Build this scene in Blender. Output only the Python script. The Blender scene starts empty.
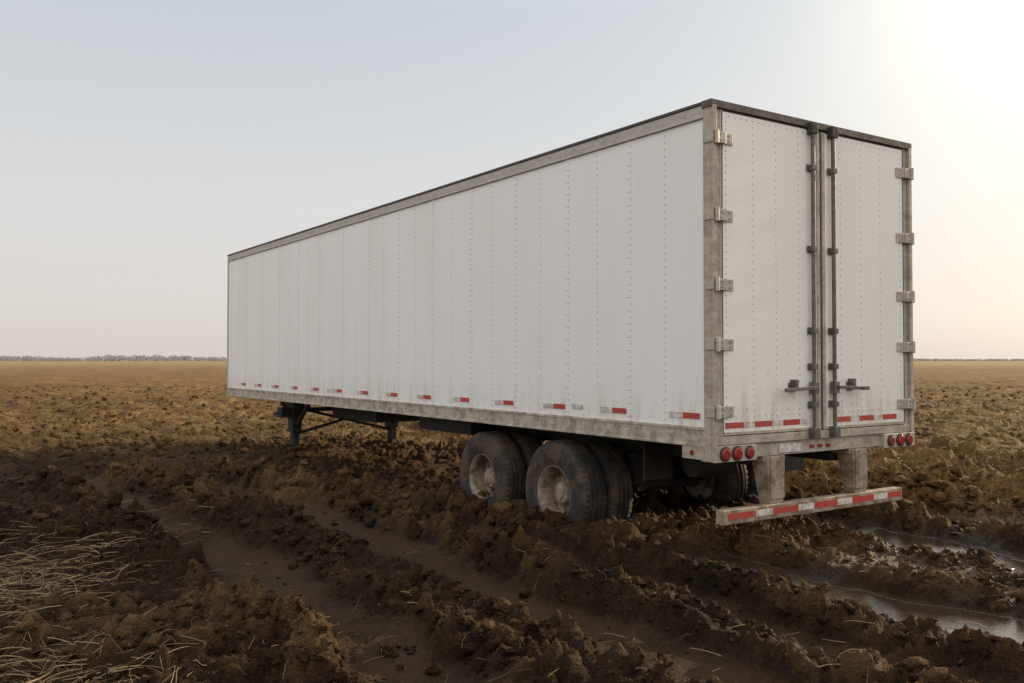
import bpy, math, random
import numpy as np
from mathutils import Vector, Matrix
random.seed(7); rng=np.random.default_rng(11)
sc=bpy.context.scene
sc.view_settings.view_transform='Standard'; sc.view_settings.look='None'; sc.view_settings.exposure=0
SUN_AZ=57.0; SUN_EL=18.0

# ---------------- node helpers
def newmat(name):
    m=bpy.data.materials.new(name); m.use_nodes=True
    nt=m.node_tree; b=nt.nodes['Principled BSDF']; return m,nt,b
def N(nt,t,**kw):
    n=nt.nodes.new(t)
    for k,v in kw.items():
        if k.startswith('_'): setattr(n,k[1:],v)
        else: n.inputs[k].default_value=v
    return n
def noise(nt,scale,detail=6,rough=.6,vec=None,dist=0.):
    n=N(nt,'ShaderNodeTexNoise'); n.inputs['Scale'].default_value=scale; n.inputs['Detail'].default_value=min(detail,3)
    n.inputs['Roughness'].default_value=rough; n.inputs['Distortion'].default_value=dist
    if vec is not None: nt.links.new(vec,n.inputs['Vector'])
    return n.outputs['Fac']
def ramp(nt,fac,stops):
    r=nt.nodes.new('ShaderNodeValToRGB'); e=r.color_ramp.elements
    e[0].position=stops[0][0]; e[0].color=(*stops[0][1],1)
    e[1].position=stops[-1][0]; e[1].color=(*stops[-1][1],1)
    for p,c in stops[1:-1]:
        q=e.new(p); q.color=(*c,1)
    nt.links.new(fac,r.inputs['Fac']); return r.outputs['Color']
def mix(nt,fac,a,b,mode='MIX'):
    m=nt.nodes.new('ShaderNodeMix'); m.data_type='RGBA'; m.blend_type=mode
    for s,v in ((m.inputs[0],fac),(m.inputs[6],a),(m.inputs[7],b)):
        if isinstance(v,(int,float)): s.default_value=v
        elif isinstance(v,tuple): s.default_value=(*v,1)
        else: nt.links.new(v,s)
    return m.outputs[2]
def mth(nt,op,a,b=None,c=None,clamp=False):
    m=nt.nodes.new('ShaderNodeMath'); m.operation=op; m.use_clamp=clamp
    for i,v in enumerate((a,b,c)):
        if v is None: continue
        if isinstance(v,(int,float)): m.inputs[i].default_value=v
        else: nt.links.new(v,m.inputs[i])
    return m.outputs[0]
def maprange(nt,v,a,b,c=0.,d=1.,smooth=True):
    m=nt.nodes.new('ShaderNodeMapRange'); m.interpolation_type='SMOOTHSTEP' if smooth else 'LINEAR'
    nt.links.new(v,m.inputs[0]); m.inputs[1].default_value=a;m.inputs[2].default_value=b;m.inputs[3].default_value=c;m.inputs[4].default_value=d
    return m.outputs[0]
def bump(nt,h,strength,dist,bsdf,prev=None):
    b=nt.nodes.new('ShaderNodeBump'); b.inputs['Strength'].default_value=strength; b.inputs['Distance'].default_value=dist
    nt.links.new(h,b.inputs['Height'])
    if prev is not None: nt.links.new(prev,b.inputs['Normal'])
    if bsdf is not None: nt.links.new(b.outputs[0],bsdf.inputs['Normal'])
    return b.outputs[0]
def objco(nt):
    return nt.nodes.new('ShaderNodeTexCoord').outputs['Object']
def mapping(nt,vec,scale):
    m=nt.nodes.new('ShaderNodeMapping'); nt.links.new(vec,m.inputs['Vector']); m.inputs['Scale'].default_value=scale; return m.outputs[0]

# ---------------- materials
def mat_white(name,base=(.89,.87,.83),dirt=1.0):
    m,nt,b=newmat(name); co=objco(nt)
    sep=nt.nodes.new('ShaderNodeSeparateXYZ'); nt.links.new(co,sep.inputs[0]); z=sep.outputs['Z']
    n1=noise(nt,1.0,4,.6,mapping(nt,co,(1.3,1.3,.35)))
    streak=noise(nt,1.0,4,.65,mapping(nt,co,(9,9,.5)))
    fine=noise(nt,14,4,.7,co)
    col=mix(nt,ramp(nt,n1,[(.3,(0,0,0)),(.75,(1,1,1))]),base,tuple(c*k for c,k in zip(base,(.95,.94,.92))))
    s=maprange(nt,streak,.58,.82,0,.13*dirt); col=mix(nt,s,col,(.50,.46,.40))
    low=maprange(nt,z,1.6,1.0,0,1); lf=mth(nt,'MULTIPLY',low,maprange(nt,mth(nt,'ADD',mth(nt,'MULTIPLY',streak,.6),mth(nt,'MULTIPLY',fine,.4)),.43,.74,.05*dirt,.7*dirt))
    col=mix(nt,lf,col,(.42,.32,.22))
    sp=maprange(nt,fine,.64,.72,0,.55*dirt); sp=mth(nt,'MULTIPLY',sp,maprange(nt,z,2.4,1.0,.03,1)); col=mix(nt,sp,col,(.33,.24,.16))
    nt.links.new(col,b.inputs['Base Color'])
    b.inputs['Specular IOR Level'].default_value=.4
    rr=maprange(nt,n1,.3,.7,.36,.55); nt.links.new(rr,b.inputs['Roughness'])
    bump(nt,noise(nt,1.0,2,.5,mapping(nt,co,(1.6,1.6,1.1))),.35,.02,b)
    return m
def mat_metal(name,c1,c2,rust,metal=.25,rough=.55,ra=.5,mud=.0):
    m,nt,b=newmat(name); co=objco(nt)
    n1=noise(nt,3.5,4,.68,co); n2=noise(nt,22,4,.7,co)
    st=noise(nt,1,4,.6,mapping(nt,co,(7,7,25)))
    col=mix(nt,ramp(nt,st,[(.35,(0,0,0)),(.68,(1,1,1))]),c1,c2)
    f=maprange(nt,mth(nt,'ADD',mth(nt,'MULTIPLY',n1,.6),mth(nt,'MULTIPLY',n2,.4)),.50,.68,0,ra)
    col=mix(nt,f,col,rust)
    if mud>0:
        mf=maprange(nt,noise(nt,6,4,.7,co),.43,.6,0,mud); col=mix(nt,mf,col,(.16,.105,.06))
    nt.links.new(col,b.inputs['Base Color'])
    b.inputs['Metallic'].default_value=metal
    nt.links.new(maprange(nt,n2,.3,.7,rough-.1,rough+.15),b.inputs['Roughness'])
    bump(nt,n2,.25,.004,b); return m
def mat_simple(name,c,rough=.6,metal=0.,mud=.3,mudc=(.11,.072,.042),ms=6):
    m,nt,b=newmat(name); co=objco(nt)
    n1=noise(nt,ms,4,.7,co)
    col=mix(nt,maprange(nt,n1,.4,.62,0,mud),c,mudc)
    nt.links.new(col,b.inputs['Base Color']); b.inputs['Roughness'].default_value=rough; b.inputs['Metallic'].default_value=metal
    bump(nt,n1,.3,.008,b); return m
M_white=mat_white('white_painted_panel')
M_door=mat_white('white_painted_door',base=(.87,.825,.75),dirt=1.2)
M_rail=mat_metal('weathered_aluminium_rail',(.55,.49,.41),(.42,.365,.29),(.30,.21,.135),.15,.6,.5,.5)
M_top=mat_metal('weathered_top_rail',(.52,.48,.425),(.41,.375,.325),(.29,.225,.165),.15,.6,.35)
M_frame=mat_metal('weathered_rear_frame',(.52,.455,.37),(.40,.34,.27),(.24,.165,.105),.15,.6,.5,.3)
M_guard=mat_metal('muddy_underride_steel',(.42,.335,.245),(.28,.215,.15),(.16,.095,.05),.1,.65,.6,.85)
M_hinge=mat_metal('galvanised_hinge',(.52,.46,.39),(.38,.33,.265),(.22,.145,.085),.25,.5,.5)
M_rod=mat_metal('lock_rod_steel',(.17,.155,.135),(.10,.09,.08),(.13,.075,.045),.4,.5,.5)
M_dark=mat_simple('black_undercarriage',(.016,.014,.012),.7,0,.45,(.045,.029,.017))
M_seal=mat_simple('rubber_seal',(.03,.028,.025),.7,0,.2)
M_rub=mat_simple('muddy_tyre_rubber',(.022,.020,.018),.85,0,.92,(.085,.053,.031),4)
M_rim=mat_simple('rusty_muddy_rim',(.32,.25,.18),.6,.1,.85,(.10,.062,.036),6)
M_red=mat_simple('red_reflective_tape',(.50,.035,.025),.4,0,.5,(.25,.12,.08),14)
M_wt=mat_simple('white_reflective_tape',(.68,.64,.58),.4,0,.7,(.31,.235,.16),14)
M_lens=mat_simple('red_lamp_lens',(.30,.02,.018),.18,0,.5,(.14,.06,.04),9)
M_black=mat_simple('roof_edge_dark',(.06,.05,.045),.6,0,.3)

# ---------------- mesh helpers
W=2.84; L=13.7; Z0=.94; ZR=1.11; ZT=3.745; Z1=3.87
trailer=bpy.data.objects.new('semi_trailer',None); sc.collection.objects.link(trailer)
ang=math.atan2(.830,-.558)
trailer.location=(1.687,7.65,0); trailer.rotation_euler=(0,0,ang)
def mkobj(name,V,F,mat,parent=None,smooth=False):
    me=bpy.data.meshes.new(name); me.from_pydata([tuple(v) for v in V],[],F); me.materials.append(mat)
    me.validate(); me.update()
    if smooth: me.polygons.foreach_set('use_smooth',[True]*len(me.polygons))
    o=bpy.data.objects.new(name,me); sc.collection.objects.link(o)
    if parent: o.parent=parent
    return o
class B:
    def __init__(s): s.V=[]; s.F=[]
    def add(s,V,F):
        n=len(s.V); s.V+= [tuple(v) for v in V]; s.F+=[tuple(i+n for i in f) for f in F]
    def box(s,x0,x1,y0,y1,z0,z1,M=None):
        x0,x1=min(x0,x1),max(x0,x1);y0,y1=min(y0,y1),max(y0,y1);z0,z1=min(z0,z1),max(z0,z1)
        V=[(x0,y0,z0),(x1,y0,z0),(x1,y1,z0),(x0,y1,z0),(x0,y0,z1),(x1,y0,z1),(x1,y1,z1),(x0,y1,z1)]
        if M is not None: V=[M@Vector(v) for v in V]
        s.add(V,[(0,3,2,1),(4,5,6,7),(0,1,5,4),(1,2,6,5),(2,3,7,6),(3,0,4,7)])
    def bar(s,a,b,w,h,up=(0,0,1)):
        a=Vector(a);b=Vector(b);d=(b-a);l=d.length;d.normalize();up=Vector(up)
        if abs(d.dot(up))>.95: up=Vector((1,0,0))
        sd=d.cross(up).normalized(); u=sd.cross(d)
        V=[]
        for p in (a,b):
            for sx,sz in ((-1,-1),(1,-1),(1,1),(-1,1)): V.append(p+sd*sx*w/2+u*sz*h/2)
        s.add(V,[(0,3,2,1),(4,5,6,7),(0,1,5,4),(1,2,6,5),(2,3,7,6),(3,0,4,7)])
    def cyl(s,a,b,r,n=16,r2=None):
        a=Vector(a);b=Vector(b);d=(b-a).normalized(); r2=r if r2 is None else r2
        up=Vector((0,0,1)) if abs(d.z)<.9 else Vector((1,0,0)); e=d.cross(up).normalized(); f=d.cross(e)
        V=[]
        for p,rr in ((a,r),(b,r2)):
            for i in range(n):
                t=2*math.pi*i/n; V.append(p+e*math.cos(t)*rr+f*math.sin(t)*rr)
        F=[(i,(i+1)%n,n+(i+1)%n,n+i) for i in range(n)]+[tuple(range(n-1,-1,-1)),tuple(range(n,2*n))]
        s.add(V,F)
    def lathe(s,prof,c,n=64,sgn=1,lug=None):
        V=[];F=[];m=len(prof)
        for i in range(n):
            t=2*math.pi*i/n
            for j,(r,y) in enumerate(prof):
                rr=r
                if lug and j in lug and i%2: rr=r-.016
                V.append((c[0]+rr*math.cos(t),c[1]+sgn*y,c[2]+rr*math.sin(t)))
        for i in range(n):
            k=(i+1)%n
            for j in range(m-1): F.append((i*m+j,i*m+j+1,k*m+j+1,k*m+j))
        s.add(V,F)
    def obj(s,name,mat,bev=0.,smooth=False,parent=trailer):
        o=mkobj(name,s.V,s.F,mat,parent,smooth)
        if bev>0:
            md=o.modifiers.new('bevel','BEVEL'); md.width=bev; md.segments=2; md.limit_method='ANGLE'
        return o

# ---- box body core (inset)
b=B(); b.box(.06,L-.02,-W+.012,-.012,ZR-.05,Z1-.03); b.obj('box_body',M_white)
PW=.955
b=B(); x=.085; seams=[]
while x<L-.06:
    x2=min(x+PW,L-.05); b.box(x+.0015,x2-.0015,-.012,0,ZR-.01,ZT+.01); b.box(x+.0015,x2-.0015,-W,-W+.012,ZR-.01,ZT+.01); seams.append(x); x=x2
b.obj('side_panels',M_white,.0015)
b=B()
for s in seams[1:]:
    b.box(s-.028,s+.028,0.0005,.004,ZR+.002,ZT-.002)
    b.box(s-.028,s+.028,-W-.004,-W-.0005,ZR+.002,ZT-.002)
b.obj('panel_lap_seams',M_white,.001)
def rivets(pts,nrm,r,h,name,mat):
    n=6; pts=np.array(pts)
    if nrm=='y': base=[(math.cos(t)*r,0,math.sin(t)*r) for t in np.linspace(0,2*math.pi,n,endpoint=False)]+[(math.cos(t)*r*.6,h*.8,math.sin(t)*r*.6) for t in np.linspace(0,2*math.pi,n,endpoint=False)]+[(0,h,0)]
    else: base=[(0,math.cos(t)*r,math.sin(t)*r) for t in np.linspace(0,2*math.pi,n,endpoint=False)]+[(-h*.8,math.cos(t)*r*.6,math.sin(t)*r*.6) for t in np.linspace(0,2*math.pi,n,endpoint=False)]+[(-h,0,0)]
    base=np.array(base); F=[(i,(i+1)%n,n+(i+1)%n,n+i) for i in range(n)]+[(n+i,n+(i+1)%n,2*n) for i in range(n)]
    V=(pts[:,None,:]+base[None]).reshape(-1,3); FF=[]
    for k in range(len(pts)):
        o=k*(2*n+1); FF+=[tuple(i+o for i in f) for f in F]
    return mkobj(name,V,FF,mat,trailer)
M_riv=mat_simple('rivet_heads',(.26,.24,.22),.5,.3,.4,(.2,.15,.11),9)
M_riv2=mat_simple('painted_rivet_heads',(.22,.20,.18),.5,.1,.5,(.46,.42,.36),3)
pts=[]
zs=np.arange(ZR+.04,ZT-.02,.062)
for i,s in enumerate(seams):
    if i>0:
        for z in zs: pts.append((s-.018,.004,z)); 
        for z in zs[::2]: pts.append((s+.018,.004,z))
    mid=s+PW/2
    if mid<L-.1:
        for z in zs: pts.append((mid,0.0,z))
rivets(pts,'y',.0068,.004,'side_rivets',M_riv2)
b=B(); 
for (ya,yb) in ((-.01,.012),(-W-.012,-W+.01)):
    b.box(.08,L-.03,ya,yb,Z0+.0,ZR)
    b.box(.08,L-.03,ya-.0,yb+(.012 if ya>-1 else 0),Z0,Z0+.022)
    b.box(.08,L-.03,ya,yb+(.007 if ya>-1 else 0),ZR-.028,ZR-.002)
b.obj('bottom_rail',M_rail,.003)
pts=[(s,.012,z) for s in np.arange(.12,L-.05,.075) for z in (ZR-.05,)]+[(s,.012,Z0+.05) for s in np.arange(.15,L-.05,.3)]
rivets(pts,'y',.007,.005,'bottom_rail_rivets',M_riv)
b=B()
for ya,yb in ((-.02,.014),(-W-.014,-W+.02)):
    b.box(.08,L-.02,ya,yb,ZT,Z1-.012)
    b.box(.08,L-.02,ya,yb+(.008 if ya>-1 else 0),ZT,ZT+.018)
b.obj('top_rail',M_top,.003)
pts=[(s,.014,ZT+.05) for s in np.arange(.12,L-.05,.09)]
rivets(pts,'y',.006,.004,'top_rail_rivets',M_riv)
b=B(); b.box(.0,L,-W-.024,.024,Z1-.0105,Z1+.018); b.box(.04,L-.05,-W+.04,-.04,Z1+.018,Z1+.035); b.obj('roof',M_black,.006)
b=B(); b.box(L-.05,L+.012,-.045,.016,Z0,Z1-.012); b.box(L-.05,L+.012,-W-.016,-W+.045,Z0,Z1-.012); b.obj('front_corner_posts',M_top,.008)
b=B(); b.box(L-.02,L+.004,-W+.045,-.045,Z0,Z1-.012); b.obj('front_wall',M_white)
br=B(); bw=B(); s=.14
while s<L-.3:
    br.box(s,s+.20,.0055,.0075,1.175,1.225); bw.box(s+.2,s+.38,.0055,.0075,1.175,1.225)
    s+=.95
br.obj('side_tape_red',M_red); bw.obj('side_tape_white',M_wt)
b=B(); b.box(1.75,1.93,.0078,.009,1.19,1.235); b.box(8.2,8.34,.0055,.007,1.17,1.22); b.obj('side_labels',M_wt)

# ---- rear frame
b=B()
b.box(-.0,.08,-.105,.018,.82,Z1-.012); b.box(0,.08,-W-.018,-W+.105,.82,Z1-.012)
b.box(.004,.08,-W+.105,-.105,ZT+.045,Z1-.014)
b.box(-.035,-.0005,-.03,.016,.84,Z1-.03); b.box(-.035,-.0005,-W-.016,-W+.03,.84,Z1-.03)
b.obj('rear_frame_posts',M_frame,.005)
b=B(); b.box(-.03,.085,-W-.026,.026,Z1-.045,Z1+.020); b.obj('rear_header_edge',mat_metal('dark_header',(.13,.105,.085),(.08,.065,.05),(.09,.05,.03),.2,.6,.6),.004)
b=B(); b.box(-.02,.20,-W+.02,-.02,.955,1.03); b.box(.01,.19,-W+.30,-.52+.0,.83,.953)
b.box(-.045,.12,-.50,.012,.815,.952); b.box(-.045,.12,-W-.012,-W+.50,.815,.952)
b.obj('rear_sill',M_frame,.006)
b=B(); b.box(.082,.34,.0135,.02,.83,.96); b.obj('corner_gusset',M_frame,.003)
b=B(); b.cyl((.22,.0203,.885),(.22,.027,.885),.024,20); b.obj('side_marker_lamp',M_lens,.003)
b=B()
dz0,dz1=1.035,Z1-.05
b.box(-.012,.05,-1.405,-.108,dz0,dz1); b.box(-.012,.05,-W+.108,-1.435,dz0,dz1)
b.obj('rear_doors',M_door,.006)
b=B(); b.box(-.014,.04,-1.434,-1.406,dz0,dz1)
b.box(-.0135,-.011,-.122,-.1095,dz0+.01,dz1-.01); b.box(-.0135,-.011,-W+.1095,-W+.122,dz0+.01,dz1-.01)
b.box(-.0135,-.0121,-1.40,-.122,dz1-.014,dz1-.002); b.box(-.0135,-.0121,-W+.122,-1.44,dz1-.014,dz1-.002)
b.obj('door_seals',M_seal,.002)
b=B(); b.box(-.022,-.0125,-1.403,-1.36,dz0,dz1-.02); b.box(-.022,-.0125,-1.48,-1.437,dz0,dz1-.02)
b.box(-.02,-.0125,-1.355,-.125,dz0+.002,dz0+.03); b.box(-.02,-.0125,-W+.125,-1.485,dz0+.002,dz0+.03)
b.obj('door_edge_trim',M_frame,.003)
pts=[]
for w in (.16,.50,.80,1.11,1.72,2.03,2.34,2.67):
    for z in np.arange(dz0+.14,dz1-.05,.062): pts.append((-.012,-w,z))
for w0,w1 in ((.2,1.2),(1.6,2.66)):
    for w in np.arange(w0,w1,.075): pts.append((-.012,-w,dz1-.05)); pts.append((-.012,-w,dz0+.155))
rivets(pts,'x',.0065,.004,'door_rivets',M_riv2)
b=B(); bp=[]
for z in (3.57,2.91,2.32,1.81,1.24):
    for sg,y0 in ((-1,-.0),(1,-W)):
        b.box(-.026,-.0125,y0+sg*.125,y0+sg*.235,z-.048,z+.048)
        b.box(-.05,-.0365,y0+sg*.005,y0+sg*.12,z-.05,z+.05)
        b.box(-.038,-.022,y0+sg*.10,y0+sg*.145,z-.05,z+.05)
        b.cyl((-.052,y0+sg*.012,z-.06),(-.052,y0+sg*.012,z+.06),.02,14)
        b.box(-.046,.06,y0-sg*.0195,y0-sg*.027,z-.045,z+.045)
        for dz in (-.025,.025): bp.append((-.026,y0+sg*.19,z+dz)); bp.append((-.05,y0+sg*.07,z+dz))
b.obj('door_hinges',M_hinge,.004); rivets(bp,'x',.010,.008,'hinge_bolts',M_riv)
b=B(); bb=B(); bk=B()
for w in (1.265,1.56):
    sg=-1 if w<1.4 else 1
    b.cyl((-.055,-w,1.0),(-.055,-w,dz1+.02),.0195,18)
    for z in (dz1-.03,):
        bk.box(-.085,-.022,-w-.042,-w+.042,z-.03,z+.075)
    for z in (3.45,2.70,1.95,1.62,1.27):
        bb.box(-.082,-.0225,-w-.028,-w+.028,z-.024,z+.024); 
        bb.box(-.026,-.0225,-w-.05,-w+.05,z-.032,z+.032)
    bb.box(-.088,-.02,-w-.04,-w+.04,.965,1.06)
    zh=1.43
    b.box(-.085,-.03,-w-.035,-w+.035,zh-.06,zh+.05)
    b.bar((-.095,-w,zh),(-.10,-(w+sg*.44),zh-.02),.018,.030)
    b.box(-.115,-.085,-(w+sg*.40)-.05,-(w+sg*.40)+.05,zh-.035,zh+.0)
    bb.box(-.084,-.0125,-(w+sg*.27)-.016,-(w+sg*.27)+.016,zh-.03,zh+.075)
    bb.box(-.03,-.0125,-(w+sg*.27)-.045,-(w+sg*.27)+.045,zh-.035,zh+.045)
b.obj('lock_rods',M_rod,.002); bb.obj('lock_rod_brackets',M_rod,.004); bk.obj('lock_rod_cams',M_seal,.006)
br=B(); bw=B()
for a,bn in ((.14,1.20),(1.62,2.70)):
    w=a; k=0
    while w<bn-.01:
        e=min(w+(.23 if k%2==0 else .14),bn); (br if k%2==0 else bw).box(-.0145,-.0128,-e+.001,-w,1.095,1.145); w=e; k+=1
bf=B()
bf.box(-.045,.05,-W+.215,-.085,.285,.41); 
for w0,w1 in ((.69,.87),(1.90,2.08)):
    bf.add([(-.02,-w0,.411),(-.02,-w1,.411),(.10,-w1,.411),(.10,-w0,.411),(-.02,-w0+.03,.829),(-.02,-w1-.03,.829),(.17,-w1-.03,.829),(.17,-w0+.03,.829)],[(0,3,2,1),(4,5,6,7),(0,1,5,4),(1,2,6,5),(2,3,7,6),(3,0,4,7)])
    bf.box(-.035,-.0205,-w1-.0,-w0,.45,.83); bf.box(.0,.2,-w1-.05,-w0+.05,.78,.829)
bf.obj('underride_guard',M_guard,.008)
w=.14;k=0
while w<W-.27:
    e=min(w+(.34 if k%2==0 else .22),W-.235); 
    (br if k%2==0 else bw).box(-.0475,-.0455,-e+.0005,-w-.0005,.325,.38)
    w=e;k+=1
br.obj('rear_tape_red',M_red); bw.obj('rear_tape_white',M_wt)
bl=B(); bg=B()
for w in (.10,.245,.40,W-.10,W-.245,W-.40):
    r=.052 if abs(w-.4)>.01 and abs(w-(W-.4))>.01 else .045
    bg.cyl((-.046,-w,.885),(-.058,-w,.885),r+.012,28); bl.cyl((-.056,-w,.885),(-.066,-w,.885),r,28); bl.cyl((-.066,-w,.885),(-.072,-w,.885),r,28,r*.7)
for w in (1.30,1.42,1.54): bl.box(.002,.0095,-w-.03,-w+.03,.87,.90)
bl.obj('tail_lamps',M_lens,.002); bg.obj('lamp_grommets',M_seal,.002)
b=B(); b.box(.0,.0095,-1.15,-.85,.85,.93); b.obj('licence_plate',M_wt,.002)

# ---- undercarriage
b=B()
for s in np.arange(.45,L-.2,.42): b.box(s,s+.06,-W+.02,-.02,.955,1.055)
b.box(.1,L-.05,-W+.01,-.012,1.056,1.07)
for q in (.95,1.89):
    b.box(.2,5.6,-q-.06,-q+.06,.70,.95); b.box(8.8,13.2,-q-.05,-q+.05,.82,.95)
for s in (.9,1.7,2.9,4.1,5.4): b.box(s,s+.08,-1.89,-.95,.72,.9)
AX=(2.30,3.72); ZA=.275
for s in AX:
    b.cyl((s,-.35,ZA),(s,-W+.35,ZA),.075,16)
    for q in (.95,1.89):
        b.bar((s,-q,ZA+.05),(s+.55,-q,.62),.09,.12); b.box(s+.45,s+.62,-q-.08,-q+.08,.45,.72)
        b.cyl((s-.25,-q,.35),(s-.25,-q,.68),.12,16); b.bar((s,-q,ZA),(s-.35,-q,ZA+.02),.1,.06)
b.cyl((5.0,-.8,.70),(5.0,-2.0,.70),.16,20); b.cyl((1.0,-.75,.66),(1.0,-1.2,.66),.13,20)
b.box(4.5,5.9,-.45,-.36,.72,.94); 
b.obj('undercarriage',M_dark,.006)
b=B(); b.box(1.26,1.28,-.76,-.38,.50,.94); b.box(1.26,1.28,-W+.06,-W+.72,.45,.94); b.obj('mud_flaps',M_dark)
b=B()
for q in (.42,2.42):
    s=10.9
    b.box(s-.12,s+.12,-q-.09,-q+.09,.35,.94); b.box(s-.08,s+.08,-q-.06,-q+.06,.1,.35)
    b.box(s-.24,s+.24,-q-.15,-q+.15,.03,.07)
    b.bar((s+.08,-q,.45),(s+.75,-q,.93),.05,.08); b.bar((s-.08,-q,.45),(s-.75,-q,.93),.05,.08)
    b.box(s-.2,s+.2,-q-.12,-q+.1,.66,.95)
b.bar((10.9,-.42,.75),(10.9,-2.42,.75),.06,.08); b.bar((10.9,-.42,.3),(10.9,-2.42,.8),.04,.05); b.bar((10.9,-2.42,.3),(10.9,-.42,.8),.04,.05)
b.box(10.78,11.02,-.35,-.12,.62,.80)
b.cyl((10.9,-.12,.70),(10.9,.0,.70),.018,10); b.bar((10.9,.0,.70),(10.6,.0,.66),.02,.03)
b.box(8.1,9.9,-W+.5,-.75,.66,.92)
b.obj('landing_gear',M_dark,.006)
b=B(); b.box(11.9,13.5,-W+.4,-.4,.88,.954); b.cyl((12.8,-W/2,.76),(12.8,-W/2,.9),.05,16); b.obj('kingpin_plate',M_dark,.004)

# wheels
R=.555
tp=[(.285,-.125),(.30,-.15),(.36,-.166),(.44,-.166),(.50,-.155),(.532,-.140),(R-.008,-.125),(R,-.10),(R,-.072),(R-.02,-.068),(R-.02,-.056),(R,-.052),(R+.002,-.02),(R-.018,-.016),(R-.018,-.004)]
tp=tp+[(r,-y) for r,y in reversed(tp)]
nl=len(tp)
lug={5,6,7,nl-6,nl-7,nl-8}
for ax in AX:
    for side in (0,1):
        sg=1 if side==0 else -1; ye=0 if side==0 else -W
        bt=B(); brm=B(); bd=B()
        for off in (.185,.54):
            c=(ax,ye-sg*off,ZA); bt.lathe(tp,c,112,sg,lug)
        c=(ax,ye-sg*.185,ZA)
        rp=[(.292,.128),(.300,.142),(.288,.146),(.278,.128),(.262,.11),(.25,.02),(.245,-.05),(.225,-.07),(.20,-.062),(.16,-.05),(.135,-.045),(.13,-.03),(.120,.03),(.105,.05),(.07,.057),(.06,.07),(.0,.073)]
        brm.lathe(rp,c,48,sg)
        rp2=[(.292,-.128),(.26,-.11),(.25,.0),(.25,.12),(.0,.12)]
        brm.lathe(rp2,(ax,ye-sg*.54,ZA),32,-sg)
        for k in range(10):
            t=2*math.pi*k/10; p=(ax+.16*math.cos(t),c[1],ZA+.16*math.sin(t))
            brm.cyl((p[0],c[1]-sg*.055,p[2]),(p[0],c[1]-sg*.015,p[2]),.014,6)
        for k in range(8):
            t=2*math.pi*(k+.5)/8; p=(ax+.208*math.cos(t),c[1],ZA+.208*math.sin(t))
            bd.cyl((p[0],c[1]-sg*.08,p[2]),(p[0],c[1]-sg*.0635,p[2]),.022,14)  # dark discs stand in for the shade inside the hand holes
        bt.obj('tyres',M_rub,0,True); 
        brm.obj('wheel_rims',M_rim,0,True); bd.obj('rim_hole_dark_discs',M_seal)
for o in bpy.data.objects:
    if o.name.startswith(('tyres','wheel_rims')):
        o.modifiers.new('es','EDGE_SPLIT').split_angle=math.radians(38)

# ---------------- terrain
U=np.array([-.558,.830]); Vv=np.array([.830,.558]); C0=np.array([1.687,7.65])
def h32(ix,iy,seed):
    ix=ix.astype(np.int64)&0xffffffff; iy=iy.astype(np.int64)&0xffffffff
    h=(ix*374761393+iy*668265263+seed*2246822519)&0xffffffff
    h=((h^(h>>13))*1274126177)&0xffffffff
    h=((h^(h>>16))*2246822519)&0xffffffff
    return ((h^(h>>15))&0xffffff)/float(0x1000000)
def vn(x,y,seed):
    ix=np.floor(x);iy=np.floor(y);fx=x-ix;fy=y-iy
    u=fx*fx*fx*(fx*(fx*6-15)+10);v=fy*fy*fy*(fy*(fy*6-15)+10)
    a=h32(ix,iy,seed);b=h32(ix+1,iy,seed);c=h32(ix,iy+1,seed);d=h32(ix+1,iy+1,seed)
    return (a*(1-u)+b*u)*(1-v)+(c*(1-u)+d*u)*v-.5
def fbm(x,y,seed,o=4,g=.5):
    s=0;a=1;c,sn=math.cos(.6),math.sin(.6)
    for i in range(o):
        s=s+a*vn(x,y,seed+i); x,y=(x*c-y*sn)*2.03,(x*sn+y*c)*2.03; a*=g
    return s
def billow(x,y,seed,o=3,g=.55):
    s=0;a=1;c,sn=math.cos(.9),math.sin(.9)
    for i in range(o):
        s=s+a*(np.abs(vn(x,y,seed+i))*2.4-.45); x,y=(x*c-y*sn)*2.1,(x*sn+y*c)*2.1; a*=g
    return s
def lumps(x,y,scale,seed,dens=.8):
    X=x/scale;Y=y/scale; X,Y=X+.5*vn(X*2.1,Y*2.1,seed+50),Y+.5*vn(X*2.1+9,Y*2.1,seed+51)
    ix=np.floor(X);iy=np.floor(Y);m=np.zeros_like(X)
    for dx in (-1,0,1):
        for dy in (-1,0,1):
            cx=ix+dx;cy=iy+dy
            px=cx+h32(cx,cy,seed);py=cy+h32(cx,cy,seed+1);r=.28+.5*h32(cx,cy,seed+2)
            r=np.where(h32(cx,cy,seed+3)<dens,r,.01)
            d=((X-px)**2+(Y-py)**2)/(r*r)
            m=np.maximum(m,np.clip(1-d,0,1)**.6*r)
    return m*scale
def sst(a,b,x):
    t=np.clip((x-a)/(b-a),0,1);return t*t*(3-2*t)
RUTS=[(.33,.44,.13,-40,1.0,1,1.),(2.3,.46,.12,-40,1.0,1,1.),(-.80,.24,.08,-40,4,1,.8),(-1.95,.38,.10,-40,9,0,1.),(-3.35,.34,.06,-40,9,0,.65),(3.6,.40,.11,-40,10,1,.9),(5.0,.46,.12,-40,40,1,1.),(6.7,.46,.12,-40,40,1,1.),(9,.5,.1,-40,40,1,1.)]
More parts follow.
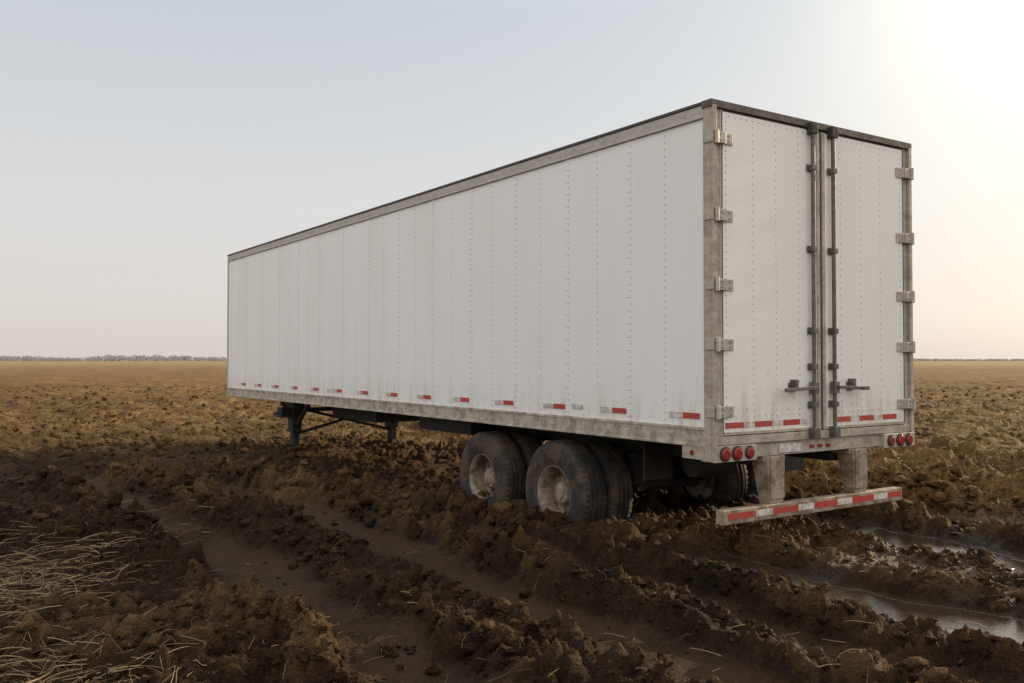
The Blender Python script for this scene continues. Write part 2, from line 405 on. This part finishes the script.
def terrain(x,y):
    rx=x-C0[0];ry=y-C0[1]; s=rx*U[0]+ry*U[1]; q=rx*Vv[0]+ry*Vv[1]
    dist=np.sqrt(x*x+y*y)
    qq=q+.34*fbm(s*.35,q*.35,5,3)+.20*fbm(s*1.6,q*1.6,8,3)
    rut=np.zeros_like(x);berm=np.zeros_like(x);wetr=np.zeros_like(x)
    for c,w,d,s0,s1,wt,k in RUTS:
        pr=fbm(s*.6,q*.1+c,int(20+c*3)%97+100,2)+.5
        mk=sst(s0,s0+6,s)*(1-sst(s1-.8,s1+(2.5 if c<-.4 else .6),s))*((.7+.6*pr) if wt else 1.3*sst(.1,.6,pr))
        t=(qq-c)/w
        fl=np.exp(-(t*t)**2*1.1)
        rut=rut-d*fl*mk
        bm=np.exp(-((np.abs(t)-1.42)/.38)**2)
        berm=berm+k*(bm*mk-.95*fl*mk)
        if wt: wetr=np.maximum(wetr,fl*mk)
    berm=np.clip(berm,-1,1.3)
    trackz=1-sst(20,32,dist)
    bp=np.clip(berm,0,1.3)*trackz
    wetzone=sst(.9,-.3,s)*sst(-.5,.1,q)*(1-sst(16,26,dist))
    amp=np.clip(.72+1.0*fbm(x*.55,y*.55,31,3)+.6*bp-(.85+.5*wetzone)*np.clip(-berm,0,1)*trackz-.25*wetzone,.10,1.4)
    mound=np.zeros_like(x)
    for sx,qx,rr,hh in ((1.5,.10,.40,.08),(3.0,.10,.33,.10),(4.5,.25,.5,.12),(2.3,-.20,.34,.07),(3.7,-.20,.34,.07),(1.3,2.4,.5,.10),(4.4,2.5,.5,.12),(10.9,.42,.5,.10),(10.9,2.42,.5,.10)):
        mound=mound+hh*np.exp(-((s-sx)**2+(q-qx)**2)/(rr*rr))
    broad=.10*fbm(x*.16,y*.16,1,3)*(1-.6*wetzone)-.03
    far=sst(14,30,dist); vfar=sst(60,250,dist)
    base=broad+.07*(1-.5*wetzone)*fbm(x*.9,y*.9,3,3)+rut*trackz+(.11-.045*wetzone)*bp+mound
    lm=.28*lumps(x,y,.40,200,.55)+.44*lumps(x,y,.19,210,.7)+.46*lumps(x,y,.10,220,.8)-.04
    bl=.06*billow(x*2.6,y*2.6,400,3)+.070*billow(x*8.5+.3*np.sin(y*3),y*8.5,420,3)
    h=base+(amp*(1-.6*vfar))*(lm+bl)+.012*fbm(x*9,y*9,40,2)
    h=h+far*(.04*np.sin(q*2*math.pi/1.1+2.5*fbm(x*.3,y*.3,60,2))+.10*fbm(x*1.3,y*.9,62,3))*(1-.7*sst(60,200,dist))
    wl=broad-.062+.055*fbm(x*.7,y*.7,71,2)
    wet=sst(.2,.5,wetzone)*sst(.010,-.010,h-wl)
    h=np.where((wetzone>.3)&(h<wl),wl,h)
    damp_shade=np.clip(.40+sst(.12,-.12,h-broad)*.4-3.2*amp*(lm+bl-.03)+1.0*fbm(x*.35,y*.35,81,3)+.35*wetzone*sst(.25,-.05,h-wl)+.35*sst(-1.0,.5,s)*(q<.5)*sst(-9,-5,q),0,1)  # damp mixed with painted shade: dark crevices, light crests, darker trailer shadow area
    field=np.clip(sst(10,20,dist+6*fbm(x*.25,y*.25,90,3)-4*(np.abs(q+1)<4)*(s<20)),0,1)
    glist=wetzone*sst(.20,-.02,h-wl)*sst(.34,.52,fbm(x*1.7,y*1.7,95,3)+.5)
    smooth_f=np.clip(-berm,0,1)*trackz
    return h,wet,damp_shade,field,smooth_f,bp,glist
def axis(lo,hi,d,g1,t1,g2,limlo,limhi):
    base=list(np.arange(lo,hi,d))
    def out(st,lim,sgn):
        r=[];dd=d;p=st
        while sgn*(lim-p)>0:
            dd*= g1 if abs(p-st)<t1 else g2
            p+=sgn*dd; r.append(p)
        return r
    return np.array(out(base[0],limlo,-1)[::-1]+base+out(base[-1],limhi,1))
xs=axis(-4.2,5.2,.020,1.008,30,1.07,-7000,7000)
ys=axis(3.2,9.5,.019,1.008,32,1.05,-60,7000)
ys=np.concatenate([np.linspace(-60,1.0,50),ys[ys>1.05]])
X,Y=np.meshgrid(xs,ys); nx,ny=len(xs),len(ys)
print('grid',nx,ny,nx*ny)
H,wet,damp_shade,field,smf,bp,gli=terrain(X.ravel(),Y.ravel())
print('wet frac',float((wet>.5).mean()))
co=np.stack([X.ravel(),Y.ravel(),H],1).astype(np.float32)
me=bpy.data.meshes.new('ground'); me.vertices.add(nx*ny); me.vertices.foreach_set('co',co.ravel())
i=np.arange(nx*ny).reshape(ny,nx); q4=np.stack([i[:-1,:-1],i[:-1,1:],i[1:,1:],i[1:,:-1]],-1).reshape(-1,4)
me.loops.add(q4.size); me.loops.foreach_set('vertex_index',q4.ravel().astype(np.int32))
me.polygons.add(len(q4)); me.polygons.foreach_set('loop_start',(np.arange(len(q4))*4).astype(np.int32)); 
me.polygons.foreach_set('use_smooth',np.ones(len(q4),bool))
me.update(calc_edges=True)
for nm,a in (('wet',wet),('damp_shade',damp_shade),('field',field),('smf',smf),('gli',gli)):
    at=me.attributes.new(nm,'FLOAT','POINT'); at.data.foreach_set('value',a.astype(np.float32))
ground=bpy.data.objects.new('ground',me); sc.collection.objects.link(ground)
def mat_mud(name):
    m,nt,b=newmat(name); geo=nt.nodes.new('ShaderNodeNewGeometry'); P=geo.outputs['Position']
    def att(n):
        a=nt.nodes.new('ShaderNodeAttribute'); a.attribute_name=n; return a.outputs['Fac']
    n1=noise(nt,1.1,3,.65,P); n2=noise(nt,14,3,.75,P)
    cm=mth(nt,'ADD',mth(nt,'MULTIPLY',n1,.5),mth(nt,'MULTIPLY',n2,.5))
    dry=ramp(nt,cm,[(.36,(.072,.037,.0145)),(.5,(.14,.078,.032)),(.62,(.24,.145,.065))])
    dk=ramp(nt,cm,[(.36,(.011,.006,.0027)),(.5,(.025,.0135,.0057)),(.64,(.050,.028,.012))])
    damp_shade=att('damp_shade')
    col=mix(nt,mth(nt,'MULTIPLY',damp_shade,.93),dry,dk)
    col=mix(nt,mth(nt,'MULTIPLY',att('smf'),.5),col,mix(nt,n2,(.075,.045,.021),(.15,.094,.047)))
    fc=ramp(nt,cm,[(.38,(.11,.058,.019)),(.5,(.22,.13,.047)),(.62,(.36,.23,.092))])
    fc=mix(nt,mth(nt,'MULTIPLY',damp_shade,.45),fc,(.075,.040,.014))
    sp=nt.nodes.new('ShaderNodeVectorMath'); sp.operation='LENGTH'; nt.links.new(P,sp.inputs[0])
    fc=mix(nt,maprange(nt,sp.outputs['Value'],50,500,0,.6),fc,(.35,.25,.14))  # haze painted into the colour: field pales with distance
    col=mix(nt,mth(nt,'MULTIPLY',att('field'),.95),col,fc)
    w=att('wet'); g=att('gli')
    col=mix(nt,w,col,(.045,.030,.017))
    nt.links.new(col,b.inputs['Base Color'])
    r=maprange(nt,n2,.3,.7,.6,.95)
    r=mth(nt,'SUBTRACT',r,mth(nt,'MULTIPLY',g,.50))
    rw=nt.nodes.new('ShaderNodeMix'); nt.links.new(w,rw.inputs[0]); nt.links.new(r,rw.inputs[2]); rw.inputs[3].default_value=.08
    nt.links.new(rw.outputs[0],b.inputs['Roughness'])
    sp=mth(nt,'ADD',.12,mth(nt,'MULTIPLY',mth(nt,'MAXIMUM',w,g),.45)); nt.links.new(sp,b.inputs['Specular IOR Level'])
    inv=mth(nt,'SUBTRACT',1.0,mth(nt,'MULTIPLY',w,.97),clamp=True)
    hh=mth(nt,'MULTIPLY',noise(nt,30,3,.8,P),inv)
    bump(nt,hh,1.0,.085,b)
    return m
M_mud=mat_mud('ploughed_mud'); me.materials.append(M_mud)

# ---- clods
def ico(sub):
    import bmesh
    bm=bmesh.new(); bmesh.ops.create_icosphere(bm,subdivisions=sub,radius=1)
    V=np.array([v.co[:] for v in bm.verts]);F=np.array([[v.index for v in f.verts] for f in bm.faces]);bm.free();return V,F
def make_clods(name,P,S,sub,seed,attrs):
    V0,F0=ico(sub); r=np.random.default_rng(seed); n=len(P)
    var=[]
    for k in range(24):
        V=V0.copy()
        f=np.zeros(len(V))
        for o in range(6):
            d=r.normal(size=3); d/=np.linalg.norm(d); c=.35+.35*r.random(); dd=V@d
            V=V-np.clip(dd-c,0,None)[:,None]*d*.85
        for d in r.normal(size=(6,3)): f+=.09*np.sin(V@d*3.5+r.random()*6)
        V=V*(1+f)[:,None]+r.normal(size=V.shape)*(.10 if sub<3 else .06)
        V*=np.array([1.15,.75+.4*r.random(),.55+.35*r.random()]); var.append(V)
    var=np.array(var); idx=r.integers(0,24,n); a=r.random(n)*6.283; tl=r.normal(size=n)*.45
    T=var[idx]*S[:,None,None]
    y=T[:,:,1]*np.cos(tl)[:,None]-T[:,:,2]*np.sin(tl)[:,None]; z=T[:,:,1]*np.sin(tl)[:,None]+T[:,:,2]*np.cos(tl)[:,None]
    x=T[:,:,0]; X2=x*np.cos(a)[:,None]-y*np.sin(a)[:,None]; Y2=x*np.sin(a)[:,None]+y*np.cos(a)[:,None]
    VV=np.stack([X2,Y2,z],-1)+P[:,None,:]; nv=V0.shape[0]
    FF=(F0[None]+np.arange(n)[:,None,None]*nv).reshape(-1,3)
    me=bpy.data.meshes.new(name); me.vertices.add(n*nv); me.vertices.foreach_set('co',VV.astype(np.float32).ravel())
    me.loops.add(FF.size); me.loops.foreach_set('vertex_index',FF.ravel().astype(np.int32)); me.polygons.add(len(FF)); me.polygons.foreach_set('loop_start',(np.arange(len(FF))*3).astype(np.int32))
    me.polygons.foreach_set('use_smooth',np.ones(len(FF),bool))
    me.update(calc_edges=True)
    for nm,A in attrs.items():
        at=me.attributes.new(nm,'FLOAT','POINT'); at.data.foreach_set('value',np.repeat(A,nv).astype(np.float32))
    me.materials.append(M_mud); return me
def scatter(n,ylo,yhi,smin,smax,power,seed,spread=.68,bias=1.,sink=.12,pb=.2):
    r=np.random.default_rng(seed)
    y=np.exp(r.uniform(np.log(ylo),np.log(yhi),n)); x=r.uniform(-spread,spread,n)*(y+2.5)
    h,w,d,f,sm,bp,gl=terrain(x,y)
    prob=np.clip(pb+bias*bp+.6*f-1.0*sm,.03,1)*(w<.05)
    prob*=np.clip(.5+2.4*fbm(x*1.1,y*1.1,300+seed,3),.04,1)
    k=r.random(n)<prob; x,y,h,d,f,sm,gl=[v[k] for v in (x,y,h,d,f,sm,gl)]
    S=smin+(smax-smin)*r.random(len(x))**power
    P=np.stack([x,y,h+S*sink],1)
    return P,S,{'wet':np.zeros(len(x)),'damp_shade':np.clip(d*.9+r.normal(size=len(x))*.25,0,1),'field':f,'smf':np.zeros(len(x)),'gli':gl*.7}
parts=[scatter(90000,3.0,12,.005,.022,1.8,1,pb=.3),scatter(42000,3.1,14,.016,.070,2.4,2,bias=1.2,sink=-.05,pb=.22),scatter(50000,9,60,.02,.11,2.2,3)]
mes=[make_clods('mud_clods',p,s,(1,3,2)[k],50+k,a) for k,(p,s,a) in enumerate(parts)]
clods=bpy.data.objects.new('mud_clods',None); sc.collection.objects.link(clods)
for k,mm in enumerate(mes):
    o=bpy.data.objects.new(('small_clods','large_clods','field_clods')[k],mm); sc.collection.objects.link(o); o.parent=clods
print('clods',[len(p[0]) for p in parts])

# ---- straw
m,nt,b=newmat('dry_straw'); geo=nt.nodes.new('ShaderNodeNewGeometry')
col=ramp(nt,geo.outputs['Random Per Island'],[(0,(.07,.04,.018)),(.5,(.19,.125,.055)),(1,(.46,.34,.18))]); nt.links.new(col,b.inputs['Base Color']); b.inputs['Roughness'].default_value=.7
M_straw=m
strawroot=bpy.data.objects.new('dry_straw',None); sc.collection.objects.link(strawroot)
def straw(name,x,y,ln,wd,lift,seed,base_ang=None):
    r=np.random.default_rng(seed); n=len(x); seg=5
    a=r.random(n)*6.283 if base_ang is None else base_ang+r.normal(size=n)*.5
    el=np.abs(r.normal(size=n))*lift; cv=r.normal(size=n)*.5; 
    h=terrain(x,y)[0]
    V=np.zeros((n,seg,3,3)); px,py,pz=x.copy(),y.copy(),h+.004
    for k in range(seg):
        t=k/(seg-1); aa=a+cv*t; ee=el*(1-1.5*t)
        wv=wd*(1-.6*t)*.5
        sx,sy=-np.sin(aa)*wv,np.cos(aa)*wv
        V[:,k,0]=np.stack([px+sx,py+sy,pz],1); V[:,k,1]=np.stack([px,py,pz+wd*.7],1); V[:,k,2]=np.stack([px-sx,py-sy,pz],1)
        st=ln/(seg-1); px=px+np.cos(aa)*np.cos(ee)*st; py=py+np.sin(aa)*np.cos(ee)*st; pz=pz+np.sin(ee)*st
        if k<seg-1: pz=np.maximum(pz,terrain(px,py)[0]+.004)
    base=[]
    for k in range(seg-1):
        for j in (0,1,2):
            j2=(j+1)%3; base.append((k*3+j,k*3+j2,(k+1)*3+j2,(k+1)*3+j))
    base=np.array(base); FF=(base[None]+np.arange(n)[:,None,None]*seg*3).reshape(-1,4)
    me=bpy.data.meshes.new(name); me.vertices.add(n*seg*3); me.vertices.foreach_set('co',V.astype(np.float32).ravel())
    me.loops.add(FF.size); me.loops.foreach_set('vertex_index',FF.ravel().astype(np.int32)); me.polygons.add(len(FF)); me.polygons.foreach_set('loop_start',(np.arange(len(FF))*4).astype(np.int32))
    me.update(calc_edges=True); me.materials.append(M_straw)
    o=bpy.data.objects.new(name,me); sc.collection.objects.link(o); o.parent=strawroot; return o
r=np.random.default_rng(3)
n=1700; cx=r.normal(-4.2,.55,n); cy=r.normal(6.4,1.1,n); straw('straw_pile',cx,cy,r.uniform(.06,.40,n),.0055,.2,1)
n=1100; cx=r.normal(-2.75,.45,n); cy=r.normal(4.6,.5,n); straw('straw_clump',cx,cy,r.uniform(.05,.32,n),.0045,.2,2)
n=500; y=np.exp(r.uniform(np.log(3.5),np.log(14),n)); x=r.uniform(-.6,.6,n)*y; straw('loose_straw',x,y,r.uniform(.04,.22,n),.004,.2,4)
n=12000; y=np.exp(r.uniform(np.log(12),np.log(60),n)); x=r.uniform(-.65,.65,n)*y; 
k=terrain(x,y)[3]>.4; x,y=x[k],y[k]; straw('field_stubble',x,y,r.uniform(.06,.2,len(x)),.010,.5,5)

# ---- distant trees
m,nt,b=newmat('hazy_distant_foliage'); geo=nt.nodes.new('ShaderNodeNewGeometry')
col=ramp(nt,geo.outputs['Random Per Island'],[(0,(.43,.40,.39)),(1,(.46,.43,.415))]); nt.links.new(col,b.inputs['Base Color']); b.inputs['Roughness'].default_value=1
b.inputs['Specular IOR Level'].default_value=0
r=np.random.default_rng(9); V=[];F=[]
def tree(x,y,h,w):
    k=len(V); tw=h*.03
    V.extend([(x-tw,y,-.2),(x+tw,y,-.2),(x+tw*.5,y,h*.6),(x-tw*.5,y,h*.6)]); F.append((k,k+1,k+2,k+3))
    for _ in range(30):
        a=r.normal(size=3); a/=np.linalg.norm(a); a*=r.random()**.5
        c=np.array([x+a[0]*w,y+a[1]*w,h*.42+a[2]*h*.5]); s=h*.15*(.6+r.random())
        e1=np.array([1,.25*r.normal(),.3*r.normal()]); e1/=np.linalg.norm(e1); e2=np.array([.3*r.normal(),.25*r.normal(),1]); e2/=np.linalg.norm(e2)
        k=len(V); V.extend([tuple(c+e1*s),tuple(c+e2*s),tuple(c-e1*s*.8),tuple(c-e2*s*.9)]); F.append((k,k+1,k+2,k+3))
D=1500
x=-1300
while x<1500:
    if x<-420: hh=6.6+6*vn(np.array([x*.012]),np.array([0.]),3)[0]+r.random()*1.8
    elif x>600: hh=3.4+r.random()*1.2+2*vn(np.array([x*.012]),np.array([4.]),5)[0]
    else: hh=2.2+r.random()*1.2
    tree(x,D+r.random()*60,hh,hh*.9); x+=hh*.40*r.uniform(.5,1.2)
mkobj('distant_tree_line',V,F,m)

# ---------------- world
w=bpy.data.worlds.new('World'); sc.world=w; w.use_nodes=True; nt=w.node_tree
bg=nt.nodes['Background']; sky=nt.nodes.new('ShaderNodeTexSky'); sky.sky_type='NISHITA'; sky.sun_disc=False
sky.sun_elevation=math.radians(SUN_EL); sky.sun_rotation=math.radians(SUN_AZ); sky.air_density=1.0; sky.dust_density=2.5; sky.ozone_density=1.0
tc=nt.nodes.new('ShaderNodeTexCoord'); nrm=nt.nodes.new('ShaderNodeVectorMath'); nrm.operation='NORMALIZE'; nt.links.new(tc.outputs['Generated'],nrm.inputs[0])
sp=nt.nodes.new('ShaderNodeSeparateXYZ'); nt.links.new(nrm.outputs[0],sp.inputs[0])
hz=ramp(nt,mth(nt,'MAXIMUM',sp.outputs['Z'],0.0),[(0,(.66,.605,.57)),(.06,(.69,.65,.62)),(.16,(.68,.668,.66)),(.36,(.555,.595,.635)),(.6,(.88,.88,.88)),(1,(1,1,1))])
back_fill=mth(nt,'ADD',1.0,mth(nt,'MULTIPLY',mth(nt,'MAXIMUM',mth(nt,'MULTIPLY',sp.outputs['Y'],-1.0),0.0),.62))
hz=mix(nt,1.0,hz,back_fill,'MULTIPLY')  # added fill: sky out of view, overhead and behind, brightened for trailer side
def glow(azd,eld,p,c):
    gaz=math.radians(azd); gel=math.radians(eld)
    dv=nt.nodes.new('ShaderNodeVectorMath'); dv.operation='DOT_PRODUCT'; nt.links.new(nrm.outputs[0],dv.inputs[0]); dv.inputs[1].default_value=(math.sin(gaz)*math.cos(gel),math.cos(gaz)*math.cos(gel),math.sin(gel))
    g=mth(nt,'POWER',mth(nt,'MAXIMUM',dv.outputs['Value'],0.0),p)
    return mix(nt,1.0,c,g,'MULTIPLY')
gl=mix(nt,1.0,glow(44,24,9.,(.29,.245,.165)),glow(30,21,110.,(.42,.36,.24)),'ADD')
hz10=mix(nt,1.0,mix(nt,1.0,hz,gl,'ADD'),(8.33,8.33,8.33),'MULTIPLY')
tot=mix(nt,1.0,mix(nt,1.0,sky.outputs[0],(.12,.12,.12),'MULTIPLY'),hz10,'ADD')
nt.links.new(tot,bg.inputs['Color']); bg.inputs['Strength'].default_value=.12
sl=bpy.data.lights.new('sun','SUN'); sl.energy=5.0; sl.angle=math.radians(.8); sl.color=(1,.79,.54)
so=bpy.data.objects.new('sun',sl); sc.collection.objects.link(so)
az=math.radians(SUN_AZ); el=math.radians(SUN_EL); d=Vector((math.sin(az)*math.cos(el),math.cos(az)*math.cos(el),math.sin(el)))
so.rotation_euler=d.to_track_quat('Z','Y').to_euler(); so.location=d*50

cam=bpy.data.cameras.new('camera'); co_=bpy.data.objects.new('camera',cam); sc.collection.objects.link(co_)
cam.sensor_width=36; cam.lens=31.9; cam.clip_end=20000; cam.clip_start=.05
co_.location=(0,0,1.68); co_.rotation_euler=(math.radians(90+1.17),0,0)
sc.camera=co_
